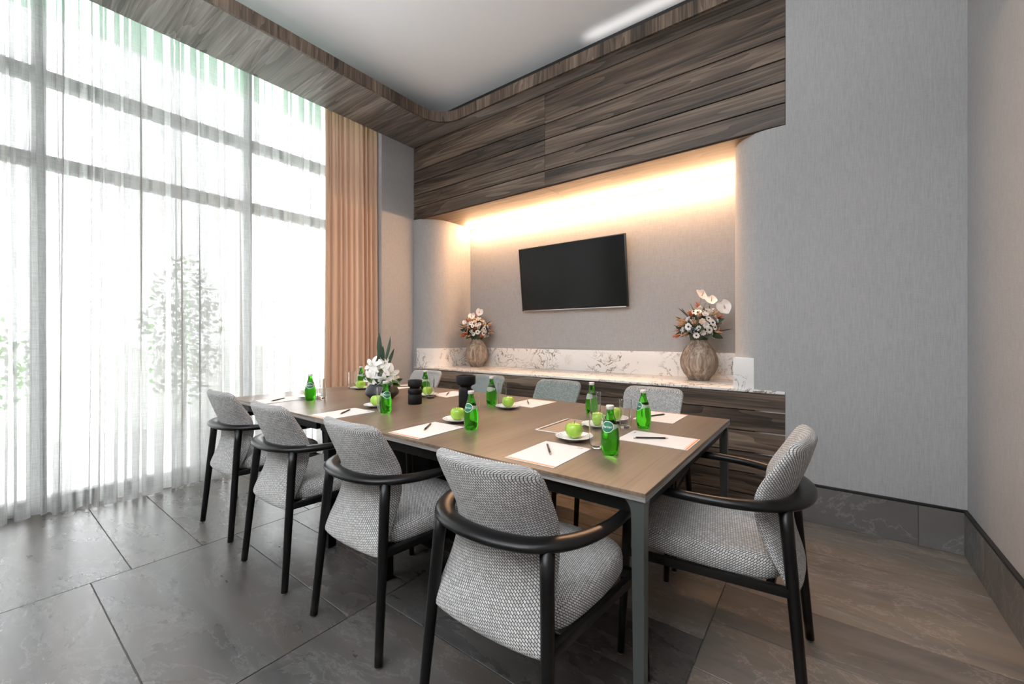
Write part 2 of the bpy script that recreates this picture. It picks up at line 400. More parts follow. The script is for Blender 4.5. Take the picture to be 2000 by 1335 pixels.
# ------------------------------------------------------------------ timber header, cabinet front, soffits
head = struct(MB().box((XL, YB + .02, ZN), (XE, YN, ZT)).build('trim_1', M['black']), 'grey brown timber header of horizontal planks above the niche')
XS = -2.126
rows = [(ZN, 2.783), (2.783, 2.931), (2.931, 3.080), (3.080, 3.229), (3.229, ZS)]
for z0, z1 in rows:
    for x0, x1 in ((XL, XS), (XS, XE)):
        cx, cz = (x0 + x1) / 2, (z0 + z1) / 2
        o = bevel_box('plank', (x0 - cx + .0006, 0, z0 - cz + .0042), (x1 - cx - .0006, .022, z1 - cz - .0042), .0015, M['plank'], head, 1); o.location = (cx, YB, cz)
for x0, x1 in ((XL, XS), (XS, XE)):     # niche head boards
    cx = (x0 + x1) / 2
    o = bevel_box('soffit_board', (x0 - cx + .0006, YB + .023, ZN - .004), (x1 - cx - .0006, YN, ZN + .02), .001, M['niche_soffit'], head, 1); o.location = (cx, 0, 0)
cab = struct(MB().box((XL, YB + .02, 0), (XE, YN, ZC - .021)).build('trim_2', M['black']), 'built-in cabinet front of grey brown horizontal planks')
zz = [.0, .095, .243, .391, .540, .688, ZC - .021]
for z0, z1 in zip(zz[:-1], zz[1:]):
    for x0, x1 in ((XL, XS), (XS, XE)):
        cx, cz = (x0 + x1) / 2, (z0 + z1) / 2
        o = bevel_box('plank', (x0 - cx + .0006, 0, z0 - cz + .004), (x1 - cx - .0006, .022, z1 - cz - .004), .0015, M['plank'], cab, 1); o.location = (cx, YB, cz)
# soffit ring under ceiling: slab + curved fascia
XI, YI, RI = -3.385, 3.165, .28
inner = [(XI, YF)] + [(x, y) for x, y in arc(XI + RI, YI - RI, RI, math.pi, .5 * math.pi, 14)] + [(XR, YI)]
sof = [(XL, YF)] + inner[:]; 
soff = struct(MB().add([], []).build('trim_3', M['black']), 'timber soffit running round the ceiling edge')
ys_ = [YB - .001]
wds = [.19] * 40
poly_in = lambda y: XI if y <= YI - RI else XI + RI - math.sqrt(max(0, RI * RI - (y - (YI - RI)) ** 2))
y = YB - .001; k = 0
while y > YF + .02:
    y0 = max(YF, y - .185); pts = []
    # left run boards cross the soffit; where they meet the back run they stretch to the curve
    n = 5
    def xin(yy): return poly_in(yy) if yy < YI - .0005 else XI + RI
    xs = [(xin(y0 + (y - y0) * i / n), y0 + (y - y0) * i / n) for i in range(n + 1)]
    if y > YI:   # first board: split at the back run
        xs = [(XI + RI + .0, y0 + .0)] if y0 >= YI else [(xin(min(YI - .0006, y0 + (YI - y0) * i / n)), min(YI, y0 + (YI - y0) * i / n)) for i in range(n + 1)]
        xs += [(XR, YI), (XR, y)]
    poly = [(XL, y0 + .0006)] + [(a - .001, max(b, y0 + .0006)) for a, b in xs if b <= y] + ([(xs[-1][0], y - .0006)] if xs[-1][1] < y - .0006 else []) + [(XL, y - .0006)]
    mb = prism(MB(), poly, ZS, ZS + .02); o = mb.build('plank', M['plank_soffit'], soff); y = y0; k += 1
mb = MB(); H = .108; th = .018
vs = []; 
def offs(pl, d):
    out = []
    for i, p in enumerate(pl):
        a = Vector(pl[max(i - 1, 0)]); b = Vector(pl[min(i + 1, len(pl) - 1)]); tt = (b - a).normalized(); nn = Vector((tt.y, -tt.x))
        out.append((p[0] + nn.x * d, p[1] + nn.y * d))
    return out
outer = offs(inner, .004); innr = offs(inner, -.02)
rs = [[(*a, ZS - .001), (*b, ZS - .001), (*b, ZS + H), (*a, ZS + H)] for a, b in zip(outer, innr)]
mb.rings(rs); mb.build('fascia', M['fascia'], soff, auto=30)
# dark box above the soffit board (closes the pocket top)
struct(MB().box((-4.5, YF, ZS + .03), (XL - .0, 2.87, ZS + .05)).build('trim_4', M['black'])) if False else None
# ------------------------------------------------------------------ LED strip
led = thing('led_strip', 'warm glowing light strip along the top rear of the niche', 'light strip', ((XL + XE) / 2, YN - .055, ZN - .006))
xa, xb = XL + .33 + 2.1225 - .0, -.56
MB().box((-1.585, -.036, -.030), (1.555, -.036 + .030, -.004)).build('glowing_diffuser', M['led'], led)
MB().box((-1.585, -.0055, -.024), (1.555, .004, .002)).build('channel', M['alu'], led)

# ------------------------------------------------------------------ marble worktop
top = thing('marble_worktop', 'white marble worktop with brown veins in the niche', 'worktop', (0, 0, 0))
bevel_box('slab', (XL + .002, YB - .006, ZC - .020), (XE - .002, YN - .001, ZC), .003, M['marble'], top)
bs = thing('marble_splashback', 'low white marble splashback with brown veins behind the vases', 'splashback', (0, 0, 0))
bevel_box('back_panel', (XL + .33, YN - .022, ZC), (-.545, YN - .001, 1.062), .002, M['marble'], bs)
cp = arc(XL, YB + .304, .31, -math.pi / 2 + .22, 0, 12) + [(XL + .31, YN - .022)]
ou = offs(cp, .018); rs = [[(*a, ZC), (*b, ZC), (*b, 1.062), (*a, 1.062)] for a, b in zip(ou, offs(cp, -.001))]
MB().rings(rs).build('curved_panel', M['marble'], bs, auto=30)
bevel_box('return_block', (-.528, YB + .022, ZC), (-.395, YN - .023, 1.055), .003, M['marble'], bs)

# ------------------------------------------------------------------ window wall
XW = -4.36
win = struct(MB().box((XW - .05, 2.80, 0), (XW + .05, 2.87, ZT)).build('window_1', M['frame']), 'tall dark framed window wall behind sheer curtains')
mys = [2.84, 1.60, .307, -.99]
for yy in mys[1:]: bevel_box('mullion', (XW - .05, yy - .035, 0), (XW + .05, yy + .035, ZT), .003, M['frame'], win)
for zz_ in (.04, 2.425, 3.015):
    bevel_box('transom', (XW - .045, -.99, zz_ - .045), (XW + .045, 2.80, zz_ + .045), .003, M['frame'], win)
for a, b in zip(mys[1:], mys[:-1]):
    for z0, z1 in ((.085, 2.38), (2.47, 2.97), (3.06, 3.46)):
        MB().box((XW - .006, a + .035, z0), (XW + .0, b - .035, z1)).build('pane', M['pane'], win)
for a, b in zip(mys[1:], mys[:-1]): bevel_box('spandrel_panel', (XW - .006, a + .035, 3.46), (XW + .006, b - .035, ZT), 0, M['spandrel'], win)
# ------------------------------------------------------------------ curtains
def curtain(name, m, y0, y1, x0, amp, pitch, over, zt, zb, seed, label, wob=.55, nz=14, per=14, gathers=()):
    rnd = random.Random(seed); L = y1 - y0; s = 0; ph = 0; pts = []
    while s < L:
        p = pitch * (1 + wob * rnd.uniform(-1, 1)); am = amp * rnd.uniform(.55, 1.2); ov = over * rnd.uniform(.3, 1.4)
        for gy, gw, gk in gathers:
            if abs(y0 + s - gy) < gw: p *= gk; ov *= .8
        for i in range(per):
            f = 2 * math.pi * i / per
            pts.append((s + p * i / per, f, am, ov * p)); 
        s += p
    sc_ = L / s; rs = []
    ph2 = [rnd.uniform(0, 6.28) for _ in range(6)]
    for k in range(nz + 1):
        z = zb + (zt - zb) * k / nz; q = k / nz; row = []
        for (ss, f, am, ov) in pts:
            ss *= sc_
            wq = .75 + .35 * (1 - q) + .12 * math.sin(3 * q + ph2[0] + ss * 2)
            dx = am * wq * math.sin(f) + .012 * (1 - q) * math.sin(ss * 5 + ph2[1] + q * 3)
            dy = -ov * math.sin(2 * f) * (.9 + .2 * math.sin(q * 4 + ss * 3 + ph2[2])) + .015 * math.sin(q * 2.2 + ss * 2.1 + ph2[3])
            zz = z if k else zb + .012 * (1 + math.sin(ss * 9 + f))*.5
            row.append((x0 + dx, y0 + ss + dy, zz))
        rs.append(row)
    mb = MB().rings(rs, closed=False, cap=False)
    o = mb.build(name, m); tag(o, label, 'curtain'); return o
curtain('sheer_curtain', M['sheer'], .36, 2.26, -4.135, .048, .165, .30, ZT - .02, .004, 3, 'sheer white floor-length curtain over the window, beside the peach drape', gathers=((1.6, .12, .6), (.5, .15, .5)))
curtain('sheer_curtain', M['sheer'], -1.0, .44, -4.215, .048, .165, .30, ZT - .02, .004, 9, 'sheer white curtain at the far left edge of the room', gathers=((.25, .2, .5),))
curtain('drape', M['drape'], 2.22, 2.885, -4.10, .037, .074, .12, ZT - .02, .004, 5, 'opaque peach beige pleated drape gathered beside the grey wall', wob=.25)

# ------------------------------------------------------------------ table
TX0, TX1, TY0, TY1, TZ = -3.545, -.415, 1.195, 2.55, .75
tb = thing('conference_table', 'long grey brown laminate meeting table with grey metal legs', 'table', (0, 0, 0))
sx_ = [TX0, -2.305, -1.722, TX1]
for a, b in zip(sx_[:-1], sx_[1:]):
    o = bevel_box('tabletop', (a + .0012, TY0, TZ - .012), (b - .0012, TY1, TZ), .0012, M['table'], tb, 1)
    bevel_box('edge_band', (a + .0012, TY0 + .001, TZ - .028), (b - .0012, TY1 - .001, TZ - .0125), .001, M['tedge'], tb, 1)
ix = .022
for a, b in zip(sx_[:-1], sx_[1:]):
    for yy in (TY0 + ix, TY1 - ix - .03): bevel_box('rail', (a + ix, yy, TZ - .075), (b - ix, yy + .03, TZ - .0285), .002, M['rail'], tb, 1)
for xx in (TX0 + ix, TX1 - ix - .03): bevel_box('rail', (xx, TY0 + ix, TZ - .075), (xx + .03, TY1 - ix, TZ - .0285), .002, M['rail'], tb, 1)
def table_leg(x, y, dx, dy):
    """square tapered leg with curved gussets flaring into both rails"""
    mb = MB(); n = 10
    rs = []
    for z in [0, .2, .4, .55] + [TZ - .0285 - .05 * (1 - i / 13) for i in range(14)]:
        wv = .030 + .010 * (z / TZ) 
        fl = 0
        zt = TZ - .0285 - z
        if zt < .045: fl = .032 * (1 - math.sqrt(max(0, 1 - (1 - zt / .045) ** 2)))
        x2, y2 = wv + fl, wv + fl
        a = (x, y); pts = [(0, 0), (x2, 0), (x2, wv * .5), (wv, wv), (wv * .5, y2), (0, y2)]
        rs.append([(x + dx * p, y + dy * q, z) for p, q in pts])
    for i in range(1, 6):   # finer rings near the gusset
        pass
    mb.rings(rs); o = mb.build('leg', M['tleg'], tb, auto=25)
    bevel_box('foot', (x + dx * .004, y + dy * .004, 0), (x + dx * .034, y + dy * .034, .006), 0, M['rail'], o)
for x, dx in ((TX0 + .008, 1), (TX1 - .008, -1)):
    for y, dy in ((TY0 + .008, 1), (TY1 - .008, -1)): table_leg(x, y, dx, dy)
for x in (-2.30, -1.77):
    for y in (TY0 + .05, TY1 - .10): 
        bevel_box('middle_leg', (x - .0, y, 0), (x + .05, y + .05, TZ - .0285), .003, M['rail'], tb, 1)

bevel_box('pedestal', (-2.20, 1.60, 0), (-1.80, 2.15, TZ - .029), .004, M['rail'], tb)
# ------------------------------------------------------------------ chairs
def sup(u, e): c = math.cos(u); return math.copysign(abs(c) ** e, c)
def sus(u, e): c = math.sin(u); return math.copysign(abs(c) ** e, c)
def lerp(tab, z):
    for (a, va), (b, vb) in zip(tab[:-1], tab[1:]):
        if z <= b:
            t_ = max(0, (z - a) / (b - a)); t_ = t_ * t_ * (3 - 2 * t_) if False else t_
            return va + (vb - va) * t_
    return tab[-1][1]
def cr(tab, z):   # smooth interpolation (Catmull-Rom on value)
    n = len(tab)
    if z <= tab[0][0]: return tab[0][1]
    if z >= tab[-1][0]: return tab[-1][1]
    for i in range(n - 1):
        if z <= tab[i + 1][0]:
            p0 = tab[max(i - 1, 0)][1]; p1 = tab[i][1]; p2 = tab[i + 1][1]; p3 = tab[min(i + 2, n - 1)][1]
            t_ = (z - tab[i][0]) / (tab[i + 1][0] - tab[i][0])
            return .5 * (2 * p1 + (p2 - p0) * t_ + (2 * p0 - 5 * p1 + 4 * p2 - p3) * t_ ** 2 + (3 * p1 - p0 - 3 * p2 + p3) * t_ ** 3)
def back_mesh():
    z0, z1 = .372, .872
    yo = [(.372, .005), (.42, .010), (.52, .034), (.60, .042), (.67, .030), (.74, .004), (.81, -.018), (.872, -.032)]     # outer face
    wi = [(.372, .206), (.44, .203), (.53, .192), (.62, .186), (.70, .188), (.79, .192), (.872, .192)]
    tk = [(.372, .030), (.47, .045), (.62, .060), (.75, .066), (.872, .055)]
    N = 40; zs = []
    for i in range(34): zs.append(z0 + (z1 - z0) * i / 33)
    zs = sorted(set([z0 + .002, z0 + .006] + zs + [z1 - .003, z1 - .008, z1 - .012, z1 - .024, z1 - .04]))
    rs = []; uv = []
    for z in zs:
        W = cr(wi, z); T = cr(tk, z); y_ = cr(yo, z)
        rt = .048; d = z1 - z
        if d < rt: W -= rt * (1 - math.sqrt(max(0, 1 - ((rt - d) / rt) ** 2)))
        rt2 = .026
        sT = 1
        if d < rt2: sT = math.sqrt(max(.02, 1 - ((rt2 - d) / rt2) ** 2))
        db = z - z0
        if db < .012: sT *= .35 + .65 * math.sqrt(max(0, 1 - ((.012 - db) / .012) ** 2)); W -= .004 * (1 - db / .012)
        ring = []; per = 0; prev = None
        for j in range(N):
            u = 2 * math.pi * j / N
            x = W * sup(u, .55); yy = T / 2 * sT * sus(u, .7)
            yc = y_ + T / 2 + cr([(.372, .016), (.50, .045), (.62, .075), (.70, .078), (.80, .050), (.872, .034)], z) * (x / .2) ** 2
            p = (x, yc + yy, z); ring.append(p)
            if prev is not None: per += math.hypot(p[0] - prev[0], p[1] - prev[1])
            uv.append((per, z)); prev = p
        rs.append(ring)
    mb = MB(); n = N; vs = [p for r_ in rs for p in r_]; fs = []; 
    for i in range(len(rs) - 1):
        for j in range(n): fs.append((i * n + j, i * n + (j + 1) % n, (i + 1) * n + (j + 1) % n, (i + 1) * n + j))
    mb.add(vs, fs)
    for k, f in enumerate(fs):
        us = [uv[q] for q in f]
        if us[1][0] < us[0][0]: # wrap
            i, j = divmod(k, n); a = uv[i * n + n - 1]; st = .012
            us = [(a[0], us[0][1]), (a[0] + st, us[1][1]), (a[0] + st, us[2][1]), (a[0], us[3][1])]
        mb.uv[k] = us
    b = len(mb.f)
    for r_, fl in ((0, True), (len(rs) - 1, False)):
        idx = [r_ * n + j for j in range(n)]
        if fl: idx = idx[::-1]
        mb.f.append(tuple(idx)); mb.sm.append(True); mb.uv[len(mb.f) - 1] = [(mb.v[q][0], mb.v[q][1]) for q in idx]
    return mb
def seat_mesh():
    """cushion: plan outline a rounded trapezium, domed top"""
    N = 44; rs = []; uv = []
    lay = [(.398, .95), (.402, .98), (.412, 1.0), (.440, 1.0), (.458, .985), (.469, .95), (.477, .88), (.483, .70), (.486, .4), (.487, .05)]
    for z, k in lay:
        ring = []
        for j in range(N):
            u = 2 * math.pi * j / N
            yy = .315 + .255 * k * sus(u, .45)
            hw = .245 - .035 * max(0, (.35 - yy)) / .3
            x = hw * k * sup(u, .45)
            zz = z + (.010 * (yy - .1) / .45)
            ring.append((x, yy, zz)); uv.append((x + (.0 if k < .99 else 0), yy) if z > .465 else (x * .7 + yy * .7 + 0 * z, z + .4 * (x - yy)))
        rs.append(ring)
    mb = MB(); n = N; vs = [p for r_ in rs for p in r_]; fs = []
    for i in range(len(rs) - 1):
        for j in range(n): fs.append((i * n + j, i * n + (j + 1) % n, (i + 1) * n + (j + 1) % n, (i + 1) * n + j))
    mb.add(vs, fs)
    for k, f in enumerate(fs):
        P = [mb.v[q] for q in f]; i = k // n
        if i >= 5: mb.uv[k] = [(p[0], p[1]) for p in P]
        else:
            nx = abs(P[0][1] - P[1][1]) > abs(P[0][0] - P[1][0])
            mb.uv[k] = [((p[1] if nx else p[0]), p[2]) for p in P]
    idx = list(range(n))[::-1]; mb.f.append(tuple(idx)); mb.sm.append(False); mb.uv[len(mb.f) - 1] = [(mb.v[q][0], mb.v[q][1]) for q in idx]
    idx = [(len(rs) - 1) * n + j for j in range(n)]; mb.f.append(tuple(idx)); mb.sm.append(True); mb.uv[len(mb.f) - 1] = [(mb.v[q][0], mb.v[q][1]) for q in idx]
    return mb
def spline(pts, n):
    out = []
    P = [Vector(p) for p in pts]
    for i in range(len(P) - 1):
        p0, p1, p2, p3 = P[max(i - 1, 0)], P[i], P[i + 1], P[min(i + 2, len(P) - 1)]
        for k in range(n):
            t_ = k / n
            out.append(.5 * (2 * p1 + (p2 - p0) * t_ + (2 * p0 - 5 * p1 + 4 * p2 - p3) * t_ ** 2 + (3 * p1 - p0 - 3 * p2 + p3) * t_ ** 3))
    out.append(P[-1]); return out
back_me = back_mesh().mesh('backrest'); seat_me = seat_mesh().mesh('seat')
half = [(0, .006), (.085, .014), (.165, .045), (.228, .110), (.268, .205), (.285, .32), (.282, .45), (.266, .575)]
pl_ = [(-x, y, .657) for x, y in half[::-1]] + [(x, y, .657) for x, y in half[1:]]
rp = spline(pl_, 5); 
def rr(p):
    k = max(0, min(1, (p.y - .02) / .30)); k = k * k * (3 - 2 * k); e = max(0, (p.y - .555) / .02)
    return ((.034 - .015 * k), (.0175 - .001 * k))
rads = [rr(p) for p in rp]
rp = [rp[0] + (rp[0] - rp[1]).normalized() * .010] + rp + [rp[-1] + (rp[-1] - rp[-2]).normalized() * .010]
rads = [(.008, .008)] + rads + [(.008, .008)]
rail_me = MB().tube(rp, rads, 16).mesh('arm_rail')
def legmb(a, b, ra, rb, n=8):
    pts = [Vector(a).lerp(Vector(b), i / n) for i in range(n + 1)]; rad = [ra + (rb - ra) * (i / n) for i in range(n + 1)]
    return MB().tube(pts, rad, 14)
def make_chair(label, fab, group):
    t_ = thing('upholstered_armchair', label, 'chair', group=group)
    link('seat', seat_me.copy(), fab, t_); link('backrest', back_me.copy(), fab, t_)
    link('arm_rail', rail_me.copy(), M['lacquer'], t_)
    for s in (-1, 1):
        l1 = legmb((s * .232, 0, .008), (s * .196, .055, .650), .0155, .0205).build('leg', M['lacquer'], t_)
        l2 = legmb((s * .285, .575, .008), (s * .270, .545, .650), .0135, .0195).build('leg', M['lacquer'], t_)
        for l, x, y in ((l1, s * .232, 0), (l2, s * .285, .575)):
            MB().lathe([(0, 0), (.010, 0), (.010, .010), (0, .010)], 10, (x, y, 0)).build('glide', M['alu'], l)
        bevel_box('side_rail', (-.012, 0, -.014), (.012, .52, .016), .004, M['lacquer'], t_).matrix_basis = Matrix.Translation((s * .212, .035, .392)) @ Matrix.Rotation(-s * R(6.5), 4, 'Z')
    bevel_box('cross_rail', (-.20, .085, .368), (.20, .110, .398), .004, M['lacquer'], t_)
    bevel_box('cross_rail', (-.26, .520, .368), (.26, .545, .400), .004, M['lacquer'], t_)
    return t_
G1 = 'grey woven armchairs round the meeting table'
ordn = ['nearest the right end', 'second from the right end', 'third from the right end', 'at the window end']
nearX = [(-.775, .862, 1), (-1.53, .91, 0), (-2.255, .905, 0), (-3.0, .935, 0)]
farX = [(-.90, 2.77, 0), (-1.62, 2.77, 0), (-2.34, 2.77, 2), (-3.13, 2.78, 0)]
proto = make_chair('grey woven armchair on the open side of the table, nearest the right end', M['weave'], G1)
proto.location = (nearX[0][0], nearX[0][1], 0); proto.rotation_euler[2] = R(nearX[0][2])
for i in (1, 2, 3):
    x, y, a = nearX[i]; dup(proto, (x, y, 0), R(a), 'grey woven armchair on the open side of the table, ' + ordn[i])
dup(proto, (-.046, 1.795, 0), R(90), 'grey woven armchair alone at the right end of the table')
dup(proto, (farX[0][0], farX[0][1], 0), R(180), 'grey woven armchair on the counter side, nearest the right end')
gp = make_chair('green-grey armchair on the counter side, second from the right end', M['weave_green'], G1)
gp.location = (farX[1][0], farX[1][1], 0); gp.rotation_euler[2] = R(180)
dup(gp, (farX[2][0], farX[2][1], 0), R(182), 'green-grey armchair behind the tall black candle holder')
dup(proto, (farX[3][0], farX[3][1], 0), R(186), 'pale grey armchair on the counter side, at the drape end')

# ------------------------------------------------------------------ television
tv = thing('television', 'black flat television hanging tilted on the niche wall', 'television', (-2.197, YN, 1.86))
tw, thh = 1.29, .72
Tm = Matrix.Translation((0, -.085, 0)) @ Matrix.Rotation(R(6.4), 4, 'X')
def tvp(name, a, b, bev, m):
    o = bevel_box(name, a, b, bev, m, tv); o.matrix_basis = Tm; return o
tvp('casing', (-tw / 2, -.012, -thh / 2), (tw / 2, .020, thh / 2), .004, M['bezel'])
tvp('screen', (-tw / 2 + .011, -.0135, -thh / 2 + .020), (tw / 2 - .011, -.011, thh / 2 - .011), 0, M['tv'])
tvp('lower_trim', (-tw / 2 + .02, -.015, -thh / 2 - .003), (tw / 2 - .02, -.004, -thh / 2 + .008), .002, M['silver'])
tvp('rear_hump', (-.45, .018, -.28), (.45, .035, .22), .008, M['bezel'])
bevel_box('wall_bracket', (-.12, -.05, -.12), (.12, .0, .12), .004, M['bezel'], tv)

# ------------------------------------------------------------------ table settings
BH = .19
bprof = [(0, .0), (.026, .0), (.030, .003), (.0325, .012), (.0355, .030), (.0365, .050), (.0358, .072), (.0335, .090), (.030, .106), (.0255, .122), (.0205, .137), (.0165, .150), (.0142, .162), (.0133, .172)]
def brad(z):
    return cr([(b, a) for a, b in bprof[1:]], z)
bot_me = MB().lathe([(0.0001, 0)] + [(brad(.178 * i / 36), .178 * i / 36) if i else (.026, 0) for i in range(37)] + [(.0001, .178)], 32).mesh('bottle_body')
cap_me = MB().lathe([(.0001, .175), (.0155, .175), (.0162, .177), (.0158, .187), (.0148, .190), (.0001, .190)], 24).mesh('cap')
def surf(a, z, off=.0004):
    r_ = brad(z) + off; return (r_ * math.sin(a), -r_ * math.cos(a), z)
def patch(fn, na, nz):   # fn(u,v)->(angle,z)
    vs = [surf(*fn(i / na, j / nz)[:2], fn(i / na, j / nz)[2]) for j in range(nz + 1) for i in range(na + 1)]
    fs = [(j * (na + 1) + i, j * (na + 1) + i + 1, (j + 1) * (na + 1) + i + 1, (j + 1) * (na + 1) + i) for j in range(nz) for i in range(na)]
    return MB().add(vs, fs)
# shoulder label: a scalloped pale band, dips between the two ovals
band_me = patch(lambda u, v: ((u - .5) * 2 * math.pi, (.100 - .006 * math.cos(2 * (u - .5) * 2 * math.pi)) * (1 - v) + (.122 + .004 * math.cos(2 * (u - .5) * 2 * math.pi)) * v, .0004), 48, 6).mesh('shoulder_label')
def oval(a0, zc, ra, rz, off):
    n = 28; mb = MB(); vs = [surf(a0, zc, off)]; fs = []
    for k in range(1, 4):
        for j in range(n):
            u = 2 * math.pi * j / n; z = zc + rz * k / 3 * math.sin(u); vs.append(surf(a0 + ra * k / 3 * math.cos(u) / brad(z), z, off))
    for j in range(n): fs.append((0, 1 + j, 1 + (j + 1) % n))
    for k in range(2):
        for j in range(n): fs.append((1 + k * n + j, 1 + (k + 1) * n + j, 1 + (k + 1) * n + (j + 1) % n, 1 + k * n + (j + 1) % n))
    return mb.add(vs, fs)
ring_me = MB(); o1 = oval(0, .110, .0245, .0215, .0008); ring_me = o1.mesh('white_oval'); oval_me = oval(0, .110, .0225, .0195, .0011).mesh('green_oval')
band2_me = patch(lambda u, v: ((u - .5) * 1.55, .104 + .013 * v + .001 * math.sin(u * 3.1), .0013), 12, 2).mesh('label_sash')
def text_mesh(s, size, fn, name):
    cu = bpy.data.curves.new(name, 'FONT'); cu.body = s; cu.size = size; cu.align_x = 'CENTER'; cu.align_y = 'CENTER'; cu.resolution_u = 3
    o = bpy.data.objects.new('t', cu); C.objects.link(o); dg = bpy.context.evaluated_depsgraph_get(); dg.update()
    me = bpy.data.meshes.new_from_object(o.evaluated_get(dg)); bpy.data.objects.remove(o)
    for v_ in me.vertices: v_.co = Vector(fn(v_.co.x, v_.co.y))
    me.name = name; return me
word_me = text_mesh('Perrier', .0135, lambda x, y: surf(x / brad(.1105 + y), .1105 + y, .0018), 'lettering')
def make_bottle(label):
    t_ = thing('water_bottle', label, 'bottle', group='green glass water bottles')
    b = link('bottle_body', bot_me, M['bottle'], t_); link('cap', cap_me, M['cap'], t_)
    lb = link('shoulder_label', band_me, M['label_pale'], t_)
    link('white_oval', ring_me, M['label_white'], lb); link('green_oval', oval_me, M['label_green'], lb); link('lettering', word_me, M['label_white'], lb)
    return t_
gprof = [(.0001, 0), (.024, 0), (.0262, .003), (.0290, .030), (.0300, .080), (.0302, .145), (.0288, .1455), (.0284, .080), (.0274, .030), (.024, .014), (.0001, .012)]
rprof = [(.0001, 0), (.016, 0), (.021, .004), (.0265, .014), (.0295, .030), (.0305, .06), (.0300, .145), (.0288, .1455), (.0292, .06), (.0280, .030), (.024, .016), (.015, .009), (.0001, .008)]
gl_me = MB().lathe(gprof, 28).mesh('tumbler'); gr_me = MB().lathe(rprof, 28).mesh('tumbler')
for m_ in (gl_me, gr_me, bot_me): m_.set_sharp_from_angle(angle=R(32))
def apple_mesh():
    pr_ = []
    for i in range(25):
        u = math.pi * i / 24; rr_ = .0395 * math.sin(u) ** .9; z = .036 - .036 * math.cos(u)
        if u > 2.2: z -= .012 * ((u - 2.2) / .94) ** 2
        if u < .6: z += .006 * ((.6 - u) / .6) ** 2
        if u > 2.0: pass
        pr_.append((max(rr_, .0002) * (1.0 + .04 * math.cos(u) * -1), z))
    return MB().lathe(pr_, 28).mesh('apple_flesh')
ap_me = apple_mesh(); st_me = MB().tube([(0, 0, .058), (.001, .0, .068), (.004, .001, .078)], [.0012, .0011, .0016], 6).mesh('stem')
pp = [(.0001, .004), (.022, .004), (.030, .002), (.034, 0), (.038, .001), (.040, .004), (.060, .010), (.080, .0175), (.082, .0185), (.0815, .0195), (.079, .019), (.058, .0125), (.036, .0075), (.0001, .0072)]
pl_me = MB().lathe(pp, 40).mesh('saucer')
mbp = MB()
rd = random.Random(4)
for k in range(20):
    a = 2 * math.pi * k / 20; n = 7
    for rr_, sz in ((.069, .0045), (.060, .003)):
        aa = a + rd.uniform(-.06, .06); zc = lambda q: .0128 + (q - .058) * .31
        vs = [(rr_ * math.cos(aa), rr_ * math.sin(aa), zc(rr_) + .0006)]
        for j in range(n):
            u = 2 * math.pi * j / n; k2 = sz * (1 if j % 2 else .55)
            x = rr_ * math.cos(aa) + k2 * math.cos(u); y_ = rr_ * math.sin(aa) + k2 * math.sin(u); vs.append((x, y_, zc(math.hypot(x, y_)) + .0007))
        mbp.add(vs, [(0, 1 + j, 1 + (j + 1) % n) for j in range(n)])
rim_me = mbp.mesh('rim_pattern')
pen_me = MB().tube([(0, -.072, .0045), (0, .063, .0045)], [.0041, .0041], 6).mesh('shaft')
penf_me = MB().tube([(0, -.075, .0045), (0, -.064, .0045)], [.0043, .0043], 8).mesh('ferrule')
pent_me = MB().tube([(0, .063, .0045), (0, .078, .0045)], [.0040, .0006], 6).mesh('tip')
pad_me = None
def pad_parts(w_, l_):
    a = MB().box((-w_ / 2, -l_ / 2, 0), (w_ / 2, l_ / 2, .0022)).mesh('pad')
    s = MB()
    s.box((-w_ / 2 + .002, -l_ / 2 + .004, .0022), (w_ / 2 - .002, -l_ / 2 + .011, .0025))
    s.box((-w_ / 2 + .002, -l_ / 2 + .015, .0022), (w_ / 2 - .002, -l_ / 2 + .0165, .0025))
    s2 = s.mesh('orange_stripe')
    l = MB()
    for i, (x0, x1) in enumerate(((-.078, -.073), (-.071, -.068), (-.066, -.060), (-.058, -.055))): l.box((-x1, l_ / 2 - .022, .0022), (-x0, l_ / 2 - .017, .0025))
    return a, s2, l.mesh('printed_mark')
pad = pad_parts(.215, .300)
seats = []
TOP = TZ + .0004
nm = ['at the place nearest the table right end, open side', 'at the second place from the right end, open side', 'at the third place from the right end, open side', 'at the window end place, open side']
fm = ['at the place nearest the right end, counter side', 'at the second place from the right end, counter side', 'at the third place from the right end, counter side', 'at the drape end place, counter side']
places = [ # bottle, glass, apple, pad centre, pad rot, pencil a, pencil b, where
 ((-.668, 1.520), (-.748, 1.565), (-.888, 1.632), (-.860, 1.382, 1), (-.937, 1.485), (-.829, 1.342), nm[0]),
 ((-1.392, 1.507), (-1.461, 1.600), (-1.575, 1.600), (-1.55, 1.366, 1), (-1.639, 1.471), (-1.531, 1.320), nm[1]),
 ((-2.103, 1.523), (-2.185, 1.555), (-2.319, 1.612), (-2.28, 1.352, 1), (-2.349, 1.446), (-2.236, 1.302), nm[2]),
 ((-2.925, 1.485), (-2.945, 1.577), (-3.06, 1.545), (-3.13, 1.362, 0), (-3.160, 1.419), (-3.070, 1.279), nm[3]),
 ((-1.083, 2.205), (-1.035, 2.153), (-.905, 2.110), (-.74, 2.385, 180), (-.80, 2.32), (-.74, 2.45), fm[0]),
 ((-1.765, 2.110), (-1.710, 2.155), (-1.610, 2.090), (-1.60, 2.340, 180), (-1.672, 2.392), (-1.564, 2.256), fm[1]),
 ((-2.420, 2.110), (-2.341, 2.120), (-2.430, 2.137), (-2.36, 2.32, 180), (-2.331, 2.244), (-2.42, 2.359), fm[2]),
 ((-3.261, 2.096), (-3.301, 2.050), (-3.24, 2.05), (-3.05, 2.375, 180), (-3.10, 2.33), (-3.0, 2.42), fm[3]),
 ((-.724, 2.052), (-.792, 1.985), (-.915, 1.930), (-.588, 1.855, 90), (-.690, 1.795), (-.545, 1.888), 'for the chair at the right end of the table'),
]
